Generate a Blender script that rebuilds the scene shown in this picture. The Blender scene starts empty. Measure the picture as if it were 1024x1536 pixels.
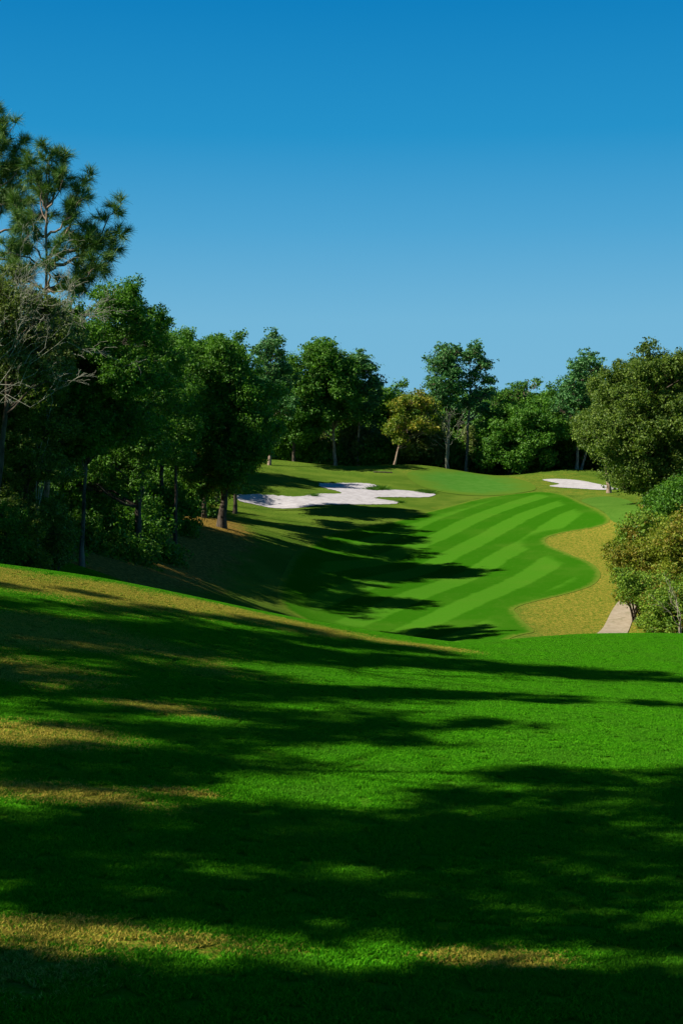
import bpy, math, random
import numpy as np
from mathutils import Vector, Matrix
from mathutils.geometry import delaunay_2d_cdt

S = bpy.context.scene
COL = S.collection
R = math.radians

# ------------------------------------------------------------------ camera
F = 2000.0                      # focal length in pixels of a 1024 x 1536 frame
PITCH = math.atan(98.0 / F)
CZ = 3.0
cam_d = bpy.data.cameras.new('camera')
cam_d.sensor_fit = 'VERTICAL'; cam_d.sensor_height = 36.0
cam_d.lens = F / 1536 * 36
cam_d.clip_start = 0.1; cam_d.clip_end = 9000
cam = bpy.data.objects.new('camera', cam_d); COL.objects.link(cam)
cam.location = (0, 0, CZ); cam.rotation_euler = (math.pi / 2 - PITCH, 0, 0)
S.camera = cam
S.render.resolution_x = 682; S.render.resolution_y = 1024

# ------------------------------------------------------------------ light
SUN_EL, SUN_AZ = 41.0, 17.0     # azimuth: degrees behind the camera's left
TOSUN = Vector((-math.cos(R(SUN_AZ)) * math.cos(R(SUN_EL)), -math.sin(R(SUN_AZ)) * math.cos(R(SUN_EL)), math.sin(R(SUN_EL))))
w = bpy.data.worlds.new('World'); S.world = w; w.use_nodes = True
wn, wl = w.node_tree.nodes, w.node_tree.links
wn.clear()
sky = wn.new('ShaderNodeTexSky'); sky.sky_type = 'NISHITA'; sky.sun_disc = False
sky.sun_elevation = R(SUN_EL); sky.sun_rotation = math.atan2(TOSUN.x, TOSUN.y)
sky.air_density = 1.0; sky.dust_density = 0.4; sky.ozone_density = 2.0
gam = wn.new('ShaderNodeGamma'); gam.inputs[1].default_value = 1.0
mul = wn.new('ShaderNodeMixRGB'); mul.blend_type = 'MULTIPLY'; mul.inputs[0].default_value = 1; mul.inputs[2].default_value = (1, 1, 1, 1)
bg = wn.new('ShaderNodeBackground'); bg.inputs[1].default_value = 0.05
wo = wn.new('ShaderNodeOutputWorld')
wl.new(sky.outputs[0], gam.inputs[0]); wl.new(gam.outputs[0], mul.inputs[1]); 
tc = wn.new('ShaderNodeTexCoord'); sx = wn.new('ShaderNodeSeparateXYZ'); wl.new(tc.outputs['Generated'], sx.inputs[0])
rmp = wn.new('ShaderNodeValToRGB'); wl.new(sx.outputs[2], rmp.inputs[0])      # clear polarised autumn sky: deepens with height
EXPO = 1.1
stops = [(0.0, (.20, .49, .70)), (.094, (.160, .46, .69)), (.16, (.070, .37, .65)), (.225, (.013, .285, .59)), (.312, (.0, .21, .515)), (.55, (.001, .08, .26)), (1.0, (.001, .03, .11))]
while len(rmp.color_ramp.elements) < len(stops): rmp.color_ramp.elements.new(.5)
for e, (p_, c_) in zip(rmp.color_ramp.elements, stops):
    e.position = p_; e.color = (*[v_ / .05 / 2 ** EXPO for v_ in c_], 1)
wl.new(mul.outputs[0], bg.inputs[0])
mx = wn.new('ShaderNodeMixRGB'); mx.inputs[0].default_value = .97
wl.new(mul.outputs[0], mx.inputs[1]); wl.new(rmp.outputs[0], mx.inputs[2]); wl.new(mx.outputs[0], bg.inputs[0]); wl.new(bg.outputs[0], wo.inputs[0])
sd = bpy.data.lights.new('sun', 'SUN'); sd.energy = 4.15; sd.angle = R(0.6); sd.color = (1.0, 0.93, 0.80)
so = bpy.data.objects.new('sun', sd); COL.objects.link(so)
so.rotation_euler = (-TOSUN).to_track_quat('-Z', 'Y').to_euler(); so.location = (-40, -20, 60)
S.view_settings.view_transform = 'Standard'; S.view_settings.look = 'None'
S.view_settings.exposure = EXPO; S.view_settings.gamma = 1.0

# ------------------------------------------------------------------ helpers
def tag(o, label=None, cat=None, group=None, kind=None):
    if label: o['label'] = label
    if cat: o['category'] = cat
    if group: o['group'] = group
    if kind: o['kind'] = kind
    return o

def ray(px, py):
    """direction of the line of sight through a photo pixel, scaled to one metre of depth"""
    a = (px - 512) / F; b = -(py - 768) / F
    y = math.cos(PITCH) + b * math.sin(PITCH); z = -math.sin(PITCH) + b * math.cos(PITCH)
    return a / y, z / y

def at(px, py, d):
    a, c = ray(px, py)
    return Vector((a * d, d, CZ + c * d))

def pmesh(name, verts, faces_flat, nper, mat, parent=None, smooth=False, attrs=None):
    """mesh from numpy: verts (n,3), faces_flat (m*nper)"""
    me = bpy.data.meshes.new(name)
    nv = len(verts); nf = len(faces_flat) // nper
    me.vertices.add(nv); me.vertices.foreach_set('co', np.asarray(verts, np.float32).ravel())
    me.loops.add(nf * nper); me.loops.foreach_set('vertex_index', np.asarray(faces_flat, np.int32))
    me.polygons.add(nf); me.polygons.foreach_set('loop_start', np.arange(nf, dtype=np.int32) * nper)
    if attrs:
        for k, v in attrs.items():
            a = me.attributes.new(k, 'FLOAT', 'POINT'); a.data.foreach_set('value', np.asarray(v, np.float32))
    me.update(calc_edges=True)
    me.polygons.foreach_set('use_smooth', np.full(nf, smooth, dtype=bool))
    me.materials.append(mat)
    o = bpy.data.objects.new(name, me); COL.objects.link(o)
    if parent: o.parent = parent
    return o

def empty(name, loc=(0, 0, 0)):
    o = bpy.data.objects.new(name, None); COL.objects.link(o); o.location = loc
    o.empty_display_size = 0.5
    return o

# ------------------------------------------------------------------ terrain shape
PX = [  # (px, py, depth): ground seen in the photograph
 (0,1536,7.6),(250,1536,7.8),(512,1536,8.0),(800,1536,8.2),(1024,1536,8.3),
 (0,1300,11.2),(512,1300,12.2),(1024,1300,12.8),
 (0,1100,16.5),(300,1100,18.2),(512,1100,19.4),(800,1100,20.3),(1024,1100,21),
 (0,950,25),(250,970,27),(512,1000,28.6),(800,1010,31),(1024,1040,29),
 (0,850,36),(150,868,37),(300,898,38.5),(450,930,40),(600,955,42),(700,970,43),
 (740,962,46),(850,953,48),(950,953,49),(1024,955,50),
 (650,964,80),(500,950,84),(760,950,82),(850,950,84),(930,945,87),(560,940,88),
 (600,900,98),(760,915,94),(870,895,100),(600,850,118),(750,840,121),(880,850,116),
 (640,800,140),(780,800,138),(900,795,136),(650,762,160),(780,755,164),(900,755,158),
 (640,742,172),(700,747,170),(800,738,176),(690,724,188),(600,697.5,203),(640,698.5,203),(690,707,203),(735,715,204),(560,699.5,203),(620,712,190),(560,712,188),
 (775,712.5,204),(815,706,203),(855,703.5,202),(890,708,200),(912,716,197),(870,727,186),(950,742,168),(985,765,140),(940,780,138),
 (550,755,160),(540,738,168),(470,762,152),(400,758,155),(480,730,172),(545,703,204),(500,701,204),(520,712,188),(420,690,200),(420,705,188),(380,700,180),(380,730,160),
 (330,790,110),(260,760,130),(430,800,124),(480,850,106),(430,900,92),(350,900,82),(250,860,76),(250,810,95),(125,850,62),(60,800,80),(0,840,56),(150,760,110),(0,760,90),(100,700,150),(250,700,175),
]
HID = [  # (x, depth, z relative to eye): ground that nothing shows, behind the crest and round about
 (-9,50,-5.6),(-3,50,-7.2),(0,60,-9.6),(5,60,-9.9),(10,62,-10.2),(16,62,-10.3),(24,62,-10.6),(3,52,-8.2),(10,54,-8.4),(18,56,-9.2),(28,70,-11.2),
 (0,2,-3.0),(-8,4,-2.9),(8,4,-3.2),(0,-10,-2.7),(-20,-10,-2.2),(20,-10,-3.2),(0,-40,-2.5),(-40,-40,-2),(40,-40,-4),
 (-15,15,-2.6),(-15,30,-2.3),(-30,20,-1.6),(-60,20,-0.5),(-30,50,-3.0),(-60,60,-1.5),(-40,100,-2.6),(-70,110,-0.5),(-60,160,-0.2),(-90,200,0.5),(-40,200,-0.5),
 (15,20,-5.2),(15,35,-6.0),(30,35,-7.5),(60,30,-8),(60,70,-11),(60,110,-9),(70,150,-6),(70,200,-3.5),(40,90,-10.6),(44,120,-8.0),(45,150,-6.2),(50,180,-4.5),
 (-20,222,-4.4),(0,216,-5.0),(9,216,-5.2),(18,218,-5.8),(30,218,-5.6),(38,218,-5.4),(-40,250,-2.5),(0,255,-3.4),(40,255,-3.4),(80,250,-3),(-80,250,-1),
]
P = []
for px, py, d in PX:
    q = at(px, py, d); P.append((q.x, q.y, q.z))
for x, y, z in HID: P.append((x, y, z + CZ))
P = np.array(P, float)
def tps_fit(P, lam=0.6):
    n = len(P); X = P[:, :2] / 50.0
    r2 = ((X[:, None] - X[None]) ** 2).sum(-1)
    K = 0.5 * r2 * np.log(r2 + 1e-12) + lam * 1e-3 * np.eye(n)
    A = np.zeros((n + 3, n + 3)); A[:n, :n] = K
    Q = np.c_[np.ones(n), X]; A[:n, n:] = Q; A[n:, :n] = Q.T
    return np.linalg.solve(A, np.r_[P[:, 2], 0, 0, 0])
W = tps_fit(P)
def sstep(a, b, x):
    t = np.clip((x - a) / (b - a), 0, 1); return t * t * (3 - 2 * t)
BUNK = []      # world polygons whose floor is dished
def H(x, y):
    x = np.atleast_1d(np.asarray(x, float)); y = np.atleast_1d(np.asarray(y, float))
    xc = np.clip(x, -95, 85); yc = np.clip(y, -45, 262)
    out = np.empty(len(x))
    for i in range(0, len(x), 20000):
        X = np.c_[xc[i:i+20000], yc[i:i+20000]] / 50.0
        r2 = ((X[:, None] - P[None, :, :2] / 50.0) ** 2).sum(-1)
        out[i:i+20000] = (0.5 * r2 * np.log(r2 + 1e-12)) @ W[:-3] + W[-3] + X @ W[-2:]
    far = np.maximum(np.maximum(np.abs(x) - 90, y - 262), -y - 45)
    out = out + (1.0 - out) * sstep(0, 250, far)
    return out
def h1(x, y): return float(H([x], [y])[0])

def drop(pts, dmin=3.0, dmax=240.0):
    """photo pixels -> points of the ground they show"""
    ds = np.concatenate([np.arange(dmin, 60, 0.1), np.arange(max(dmin, 60), dmax, 0.25)])
    ds = ds[ds >= dmin]
    res = []
    for px, py in pts:
        a, c = ray(px, py)
        g = CZ + c * ds - H(a * ds, ds)
        k = np.argmax(g < 0) if (g < 0).any() else int(np.argmin(g))
        if k > 0 and g[k] < 0:
            t = g[k-1] / (g[k-1] - g[k]); d = ds[k-1] + t * (ds[k] - ds[k-1])
        else: d = ds[k]
        res.append((a * d, d))
    return np.array(res)

# ------------------------------------------------------------------ materials
class NT:
    def __init__(s, name):
        s.m = bpy.data.materials.new(name); s.m.use_nodes = True
        s.n = s.m.node_tree.nodes; s.l = s.m.node_tree.links; s.n.clear()
        s.out = s.n.new('ShaderNodeOutputMaterial')
        s.pos = s.n.new('ShaderNodeNewGeometry').outputs['Position']
    def put(s, sock, v):
        if hasattr(v, 'is_linked') or isinstance(v, bpy.types.NodeSocket): s.l.new(v, sock)
        elif isinstance(v, tuple) and len(v) == 3 and sock.type == 'RGBA': sock.default_value = (*v, 1)
        else: sock.default_value = v
    def noise(s, scale, detail=3, rough=0.55, vec=None, dist=0.0, stretch=None):
        t = s.n.new('ShaderNodeTexNoise'); t.inputs['Scale'].default_value = scale
        t.inputs['Detail'].default_value = detail; t.inputs['Roughness'].default_value = rough
        t.inputs['Distortion'].default_value = dist
        v = vec or s.pos
        if stretch:
            mp = s.n.new('ShaderNodeMapping'); mp.inputs['Scale'].default_value = stretch; s.l.new(v, mp.inputs[0]); v = mp.outputs[0]
        s.l.new(v, t.inputs['Vector']); return t.outputs['Fac']
    def math(s, op, a, b=0.0, c=None, clamp=False):
        t = s.n.new('ShaderNodeMath'); t.operation = op; t.use_clamp = clamp
        s.put(t.inputs[0], a); s.put(t.inputs[1], b)
        if c is not None: s.put(t.inputs[2], c)
        return t.outputs[0]
    def ramp(s, v, lo, hi):
        t = s.n.new('ShaderNodeMapRange'); t.interpolation_type = 'SMOOTHSTEP'
        s.put(t.inputs[0], v); t.inputs[1].default_value = lo; t.inputs[2].default_value = hi
        return t.outputs[0]
    def mix(s, f, a, b, mode='MIX'):
        t = s.n.new('ShaderNodeMixRGB'); t.blend_type = mode
        s.put(t.inputs[0], f); s.put(t.inputs[1], a); s.put(t.inputs[2], b); return t.outputs[0]
    def attr(s, name):
        t = s.n.new('ShaderNodeAttribute'); t.attribute_name = name; return t.outputs['Fac']
    def bump(s, h, strength, dist):
        t = s.n.new('ShaderNodeBump'); t.inputs['Strength'].default_value = strength; t.inputs['Distance'].default_value = dist
        s.l.new(h, t.inputs['Height']); return t.outputs[0]
    def bsdf(s, col, rough=0.8, normal=None, spec=0.2, transl=0.0, tcol=None):
        b = s.n.new('ShaderNodeBsdfPrincipled'); s.put(b.inputs['Base Color'], col); s.put(b.inputs['Roughness'], rough)
        b.inputs['Specular IOR Level'].default_value = spec
        if normal: s.l.new(normal, b.inputs['Normal'])
        o = b.outputs[0]
        if transl:
            t = s.n.new('ShaderNodeBsdfTranslucent'); s.put(t.inputs[0], tcol if tcol is not None else col)
            m = s.n.new('ShaderNodeMixShader'); m.inputs[0].default_value = transl
            s.l.new(o, m.inputs[1]); s.l.new(t.outputs[0], m.inputs[2]); o = m.outputs[0]
        s.l.new(o, s.out.inputs[0]); return s.m
    def blob(s, x, y, rx, ry):
        """1 at a spot of the ground, fading to 0 at its rim"""
        mp = s.n.new('ShaderNodeMapping'); mp.vector_type = 'POINT'
        mp.inputs['Location'].default_value = (-x / rx, -y / ry, 0); mp.inputs['Scale'].default_value = (1 / rx, 1 / ry, 0)
        s.l.new(s.pos, mp.inputs[0])
        ln = s.n.new('ShaderNodeVectorMath'); ln.operation = 'LENGTH'; s.l.new(mp.outputs[0], ln.inputs[0])
        return s.ramp(ln.outputs['Value'], 1.0, 0.0)

GREEN_A, GREEN_B = (0.030, 0.140, 0.0035), (0.052, 0.190, 0.006)
DRY_A, DRY_B = (0.11, 0.14, 0.012), (0.25, 0.20, 0.03)
# dry spots of the near slope, traced on the photo and laid on the ground
DRYSPOTS = [(70,1100,1.9,1.3),(0,1100,1.8,1.2),(120,1197,1.9,.8),(280,1192,.9,.45),(100,1400,1.3,.7),(330,1420,1.2,.5),(720,1440,1.0,.45),(0,1450,1.3,1.2),
            (260,1065,1.8,.9),(30,870,7,4.5),(170,890,6,4),(330,915,5,3.0),(480,945,4,2.2),(600,965,3.5,1.6),(60,950,6,4),(0,1000,3,2.5)]
def dry_mask(t, near=True):
    acc = None
    if near:
        for px, py, rx, ry in DRYSPOTS:
            q = drop([(px, py)], 3, 60)[0]
            b = t.blob(q[0], q[1], rx * 1.3, ry * 1.3)
            acc = b if acc is None else t.math('MAXIMUM', acc, b)
    n = t.noise(0.55, 4, 0.6)
    n2 = t.noise(16.0, 4, 0.8)
    base = t.math('MULTIPLY', acc, 0.72) if acc is not None else 0.0
    v = t.math('ADD', base, t.math('MULTIPLY', t.math('SUBTRACT', n, 0.5), 0.9))
    v = t.math('ADD', v, t.math('MULTIPLY', t.math('SUBTRACT', n2, 0.5), 1.5))
    return t.ramp(v, 0.30, 0.72)

# ground sheet: rough grass, golden grass, pine straw
def make_ground_mat():
    t = NT('rough_grass')
    n1 = t.noise(0.25, 4); n2 = t.noise(3.5, 4, 0.65); n3 = t.noise(22, 3, 0.7); nb = t.noise(60, 2, 0.7)
    g = t.mix(t.ramp(n2, .3, .7), GREEN_A, GREEN_B)
    far = t.attr('far')
    gr = t.mix(t.ramp(n1, .35, .65), (0.062, 0.118, 0.012), (0.10, 0.155, 0.018))
    g = t.mix(far, g, gr)
    g = t.mix(t.math('MULTIPLY', t.ramp(n3, .45, .75), .5), g, (0.10, 0.20, 0.02))
    d = t.mix(t.ramp(n3, .3, .7), DRY_A, DRY_B)
    g = t.mix(dry_mask(t), g, d)
    gold = t.math('ADD', t.attr('gold'), t.math('MULTIPLY', t.math('SUBTRACT', t.noise(.8, 6, .8), .5), 1.5))
    goldc = t.mix(t.ramp(t.noise(4.5, 6, .85, stretch=(1, .5, 1)), .38, .62), (0.075, 0.13, 0.010), (0.29, 0.225, 0.036))
    g = t.mix(t.math('MULTIPLY', t.ramp(gold, .25, .75), .9), g, goldc)
    st = t.math('ADD', t.attr('straw'), t.math('MULTIPLY', t.math('SUBTRACT', t.noise(.6, 4, .7), .5), .7))
    strawc = t.mix(t.ramp(t.noise(5, 4, .7), .3, .7), (0.07, 0.05, 0.010), (0.34, 0.22, 0.05))
    g = t.mix(t.ramp(st, .35, .65), g, strawc)
    v = t.math('ADD', .78, t.math('MULTIPLY', t.noise(9, 4, .8), .44))
    g = t.mix(1.0, g, t.mix(v, (0, 0, 0), (1, 1, 1)), 'MULTIPLY')
    nm = t.bump(t.math('ADD', n3, t.math('MULTIPLY', n2, 2.0)), 0.6, 0.10)
    return t.bsdf(g, .95, nm, 0)
M_ground = make_ground_mat()

def make_fairway_mat():
    t = NT('mown_stripes')
    uv = t.n.new('ShaderNodeUVMap'); uv.uv_map = 'UVMap'
    sp = t.n.new('ShaderNodeSeparateXYZ'); t.l.new(uv.outputs[0], sp.inputs[0])
    u = t.math('ADD', sp.outputs[0], t.math('MULTIPLY', t.math('SUBTRACT', t.noise(.35, 3), .5), .25))
    tri = t.math('PINGPONG', u, 1.0)
    s_ = t.ramp(t.math('ADD', tri, t.math('MULTIPLY', t.math('SUBTRACT', t.noise(1.6, 4, .7), .5), .22)), .42, .58)
    s_ = t.math('MULTIPLY', s_, t.ramp(t.math('ADD', sp.outputs[1], t.math('MULTIPLY', t.noise(.5, 3), 1.5)), 2.4, 3.6))
    dark = (0.024, 0.115, 0.003); lite = (0.048, 0.168, 0.008)
    c = t.mix(s_, dark, lite)
    # thin faded wheel arcs and worn grass
    c = t.mix(t.math('MULTIPLY', t.ramp(t.noise(.12, 4, .6), .45, .75), .35), c, (0.085, 0.17, 0.015))
    c = t.mix(t.math('MULTIPLY', t.ramp(t.noise(2.0, 5, .8), .5, .8), .4), c, (0.09, 0.18, 0.02))
    c = t.mix(t.ramp(t.math('ADD', sp.outputs[1], t.math('MULTIPLY', t.math('SUBTRACT', t.noise(2.5, 4, .8), .5), 1.6)), 0.0, .7), (0.10, 0.155, 0.016), c)
    v = t.math('ADD', .62, t.math('MULTIPLY', t.noise(6, 5, .9), .76))
    c = t.mix(1.0, c, t.mix(v, (0, 0, 0), (1, 1, 1)), 'MULTIPLY')
    nm = t.bump(t.noise(14, 3, .7), .35, .04)
    return t.bsdf(c, .95, nm, 0)
M_fair = make_fairway_mat()

def simple_turf(name, a, b, sc=3.0):
    t = NT(name)
    c = t.mix(t.ramp(t.noise(sc, 5, .7), .3, .7), a, b)
    c = t.mix(t.math('MULTIPLY', t.ramp(t.noise(.2, 3), .4, .7), .4), c, tuple(x * 1.25 for x in b))
    return t.bsdf(c, .9, t.bump(t.noise(14, 3, .7), .3, .03), 0)
def make_green():
    t = NT('putting_turf')
    uv = t.n.new('ShaderNodeUVMap'); uv.uv_map = 'UVMap'
    sp = t.n.new('ShaderNodeSeparateXYZ'); t.l.new(uv.outputs[0], sp.inputs[0])
    c = t.mix(t.ramp(t.noise(.8, 5, .7), .3, .7), (0.042, 0.140, 0.014), (0.062, 0.165, 0.022))
    e = t.math('ADD', sp.outputs[1], t.math('MULTIPLY', t.math('SUBTRACT', t.noise(.25, 4, .6), .5), 7.0))
    c = t.mix(t.ramp(e, 0.0, 5.0), (0.075, 0.142, 0.014), c)
    return t.bsdf(c, .9, t.bump(t.noise(14, 3, .7), .3, .03), 0)
M_green = make_green()
M_cut = simple_turf('short_cut', (0.045, 0.125, 0.012), (0.075, 0.155, 0.02))

def make_sand():
    t = NT('white_sand')
    c = t.mix(t.ramp(t.noise(1.2, 4), .3, .7), (0.35, 0.33, 0.335), (0.45, 0.43, 0.44))
    c = t.mix(t.math('MULTIPLY', t.ramp(t.noise(9, 3, .8), .62, .8), .35), c, (0.40, 0.36, 0.32))
    return t.bsdf(c, .95, t.bump(t.noise(5, 4, .7, stretch=(1, 3, 1)), .5, .06), .1)
M_sand = make_sand()
def make_path():
    t = NT('worn_path')
    c = t.mix(t.ramp(t.noise(2.5, 5, .7), .3, .7), (0.27, 0.22, 0.15), (0.36, 0.30, 0.22))
    c = t.mix(t.math('MULTIPLY', t.ramp(t.noise(.9, 5, .7, dist=.6), .52, .70), .55), c, (0.13, 0.13, 0.06))
    return t.bsdf(c, .9, t.bump(t.noise(20, 3, .7), .3, .02), .1)
M_path = make_path()

def leaf_mat(name, a, b, c3=None, f3=0.0, transl=.3, rough=.55):
    t = NT(name)
    k = t.attr('tint')
    col = t.mix(k, a, b)
    if c3:
        big = t.ramp(t.math('ADD', t.noise(.45, 2), t.math('MULTIPLY', t.math('SUBTRACT', k, .5), .35)), .62 - f3 * .5, .72 - f3 * .5)
        col = t.mix(big, col, t.mix(k, c3, tuple(x * .6 for x in c3)))
    return t.bsdf(col, rough, None, .25, transl, t.mix(1.0, col, (1.2, 1.35, .5), 'MULTIPLY'))
def bark_mat(name, a, b, sc=6):
    t = NT(name)
    n = t.noise(sc, 4, .7, stretch=(1, 1, .25))
    c = t.mix(t.ramp(n, .35, .65), a, b)
    return t.bsdf(c, .9, t.bump(n, .8, .05), .1)
L_dark = leaf_mat('leaf_dark', (0.016, 0.078, 0.004), (0.115, 0.265, 0.018))
L_oak = leaf_mat('leaf_oak', (0.022, 0.064, 0.005), (0.165, 0.240, 0.030))
L_mid = leaf_mat('leaf_mid', (0.022, 0.098, 0.006), (0.118, 0.262, 0.024))
L_pine = leaf_mat('leaf_pine', (0.026, 0.110, 0.026), (0.090, 0.220, 0.050), transl=.15)
L_need = leaf_mat('needle', (0.030, 0.105, 0.018), (0.15, 0.25, 0.040), transl=.15)
L_yel = leaf_mat('leaf_turning', (0.06, 0.12, 0.008), (0.21, 0.28, 0.02), (0.36, 0.33, 0.03), .2)
L_rust = leaf_mat('leaf_rust', (0.10, 0.11, 0.015), (0.18, 0.15, 0.03), (0.10, 0.14, 0.02), .1)
L_bush = leaf_mat('leaf_bush', (0.050, 0.125, 0.008), (0.240, 0.370, 0.032), (0.26, 0.21, 0.02), .12)
L_gold = leaf_mat('leaf_gold', (0.080, 0.135, 0.008), (0.290, 0.340, 0.030), (0.33, 0.28, 0.03), .2)
L_sage = leaf_mat('leaf_sage', (0.06, 0.10, 0.02), (0.18, 0.23, 0.06))
B_pine = bark_mat('bark_pine', (0.14, 0.095, 0.07), (0.38, 0.28, 0.21))
B_oak = bark_mat('bark_oak', (0.035, 0.027, 0.02), (0.10, 0.08, 0.06))
B_pale = bark_mat('bark_pale', (0.15, 0.13, 0.10), (0.34, 0.31, 0.25))
B_slim = bark_mat('bark_slim', (0.025, 0.02, 0.016), (0.15, 0.13, 0.11), 3)
B_dead = bark_mat('bark_dead', (0.15, 0.15, 0.11), (0.32, 0.32, 0.25))

# ------------------------------------------------------------------ ground sheet
def axis(lo, hi, fine, far, g=1.12):
    a = list(np.arange(lo, hi + 1e-6, fine)); s = fine; v = hi
    while v < far: s *= g; v += s; a.append(v)
    return a
ys = axis(-14, 60, 0.5, 60)[:-1] + axis(60, 225, 0.8, 5000, 1.13)
s = .5; v = -14.
while v > -2500: s *= 1.25; v -= s; ys.insert(0, v)
xs = axis(-45, 60, 0.7, 3500, 1.13)
s = .7; v = -45.
while v > -3500: s *= 1.13; v -= s; xs.insert(0, v)
xs, ys = np.array(xs), np.array(sorted(set(np.round(ys, 4))))
XX, YY = np.meshgrid(xs, ys)
ZZ = H(XX.ravel(), YY.ravel())
nx, ny = len(xs), len(ys)
ii = (np.arange(ny - 1)[:, None] * nx + np.arange(nx - 1)[None]).ravel()
ff = np.c_[ii, ii + 1, ii + nx + 1, ii + nx].ravel()
vx, vy = XX.ravel(), YY.ravel()

def sdf(poly, x, y):
    """signed distance to a closed polygon, positive inside"""
    p = np.asarray(poly); q = np.roll(p, -1, 0)
    d = np.full(len(x), 1e18); ins = np.zeros(len(x), bool)
    for a, b in zip(p, q):
        e = b - a; wx, wy = x - a[0], y - a[1]
        t = np.clip((wx * e[0] + wy * e[1]) / max(1e-12, e @ e), 0, 1)
        d = np.minimum(d, (wx - t * e[0]) ** 2 + (wy - t * e[1]) ** 2)
        c = (a[1] <= y) != (b[1] <= y)
        with np.errstate(divide='ignore', invalid='ignore'):
            xi = a[0] + (y - a[1]) / (b[1] - a[1]) * (b[0] - a[0])
        ins ^= c & (x < xi)
    return np.sqrt(d) * np.where(ins, 1, -1)

gold_poly = drop([(690,990),(765,925),(780,890),(860,880),(800,815),(830,790),(900,780),(935,770),(960,745),(1010,760),(1024,780),(1024,950),(1024,960)], 60)
gold_poly[0] = (12, 62); 
gold_poly = np.vstack([gold_poly, [(46, 62)]])
straw_poly = drop([(0,845),(170,880),(270,880),(330,850),(370,815),(350,785),(300,750),(230,735),(100,735),(0,735)], 52)
gold2 = drop([(540,790),(600,765),(660,755),(720,740),(700,730),(640,728),(560,700),(800,710),(850,705),(900,715),(960,745),(900,770),(860,745),(780,740),(700,750),(640,772)], 60)
gold = sstep(-4, 5, sdf(gold_poly, vx, vy)) * 1.0
gold = np.maximum(gold, .38 * sstep(-3, 3, sdf(gold2, vx, vy)))
straw = sstep(-7, 6, sdf(straw_poly, vx, vy))
straw = np.maximum(straw, sstep(-26, -34, vx - 0.02 * vy) * sstep(46, 60, vy))
far = sstep(52, 70, vy)
ground = pmesh('ground', np.c_[vx, vy, ZZ], ff, 4, M_ground, smooth=True, attrs={'gold': gold, 'straw': straw, 'far': far})
tag(ground, kind='structure')

# ------------------------------------------------------------------ draped sheets
def smooth_poly(pts, step):
    p = np.asarray(pts, float); n = len(p); out = []
    for i in range(n):
        a, b, c, d = p[i-1], p[i], p[(i+1) % n], p[(i+2) % n]
        m = max(2, int(np.linalg.norm(c - b) / step))
        for k in range(m):
            t = k / m
            out.append(.5 * ((2*b) + (-a + c) * t + (2*a - 5*b + 4*c - d) * t*t + (-a + 3*b - 3*c + d) * t**3))
    return np.array(out)

def sheet(name, poly, mat, off, step=0.9, uvf=None, ragged=0.0, seed=1):
    b = smooth_poly(poly, step * .6)
    if ragged:
        rg = np.random.default_rng(seed); b = b + rg.normal(0, ragged, b.shape)
    lo, hi = b.min(0), b.max(0)
    gx, gy = np.meshgrid(np.arange(lo[0], hi[0], step), np.arange(lo[1], hi[1], step))
    gx, gy = gx.ravel(), gy.ravel()
    k = sdf(b, gx, gy) > step * .35
    pts = np.vstack([b, np.c_[gx[k], gy[k]]]); nb = len(b)
    r = delaunay_2d_cdt([Vector(q) for q in pts], [], [list(range(nb))], 1, 1e-5)
    V = np.array([(q.x, q.y) for q in r[0]]); Fc = [f for f in r[2] if len(f) == 3]
    Z = H(V[:, 0], V[:, 1]) + off
    o = pmesh(name, np.c_[V, Z], np.array(Fc).ravel(), 3, mat, smooth=True)
    me = o.data
    nrm = np.zeros(len(me.polygons) * 3); me.polygons.foreach_get('normal', nrm)
    if nrm[2::3].mean() < 0: me.flip_normals()
    if uvf is not None:
        u, e = uvf(V[:, 0], V[:, 1], b)
        idx = np.zeros(len(me.loops), np.int32); me.loops.foreach_get('vertex_index', idx)
        uv = me.uv_layers.new(name='UVMap')
        uv.data.foreach_set('uv', np.c_[u[idx], e[idx]].astype(np.float32).ravel())
    tag(o, kind='structure')
    return o

# mowing stripes: edges between the light and dark passes, traced and fitted on the ground
def Zc(pts): return [(470 + x / 2.226, 730 + y / 2.226) for x, y in pts]
EDG = {0: [(440,135),(600,75),(740,22)], 1: [(190,295),(260,255),(350,210),(530,140),(680,75),(775,38)],
       2: [(290,300),(350,240),(440,200),(590,150),(700,95),(820,42)], 3: [(375,305),(450,235),(510,200),(620,165),(760,100),(845,52)],
       4: [(130,385),(330,345),(465,305),(560,240),(640,190),(760,135),(850,95)], 5: [(170,465),(380,385),(530,330),(640,250),(700,205),(800,150),(900,110)],
       6: [(240,485),(440,402),(545,360),(640,310),(700,260),(750,225)], 7: [(335,495),(420,470),(560,400),(650,360),(720,330),(805,255)],
       8: [(400,505),(620,430),(720,390),(830,320)], 9: [(500,515),(620,470)]}
A, B = [], []
def feats(x, y):
    x = x / 20.; y = (y - 120) / 40.
    return np.stack([np.ones_like(x), x, y, x*x, x*y, y*y, x*x*y, x*y*y, y**3], -1)
for k, pts in EDG.items():
    w_ = drop(Zc(pts), 60)
    A.append(feats(w_[:, 0], w_[:, 1])); B += [k] * len(pts)
A = np.vstack(A); B = np.array(B, float)
cf = np.linalg.solve(A.T @ A + 1e-3 * np.eye(A.shape[1]), A.T @ B)
print('stripe rms', np.sqrt(((A @ cf - B) ** 2).mean()))
def fair_uv(x, y, b): return feats(x, y) @ cf + .5, sdf(b, x, y)

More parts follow.
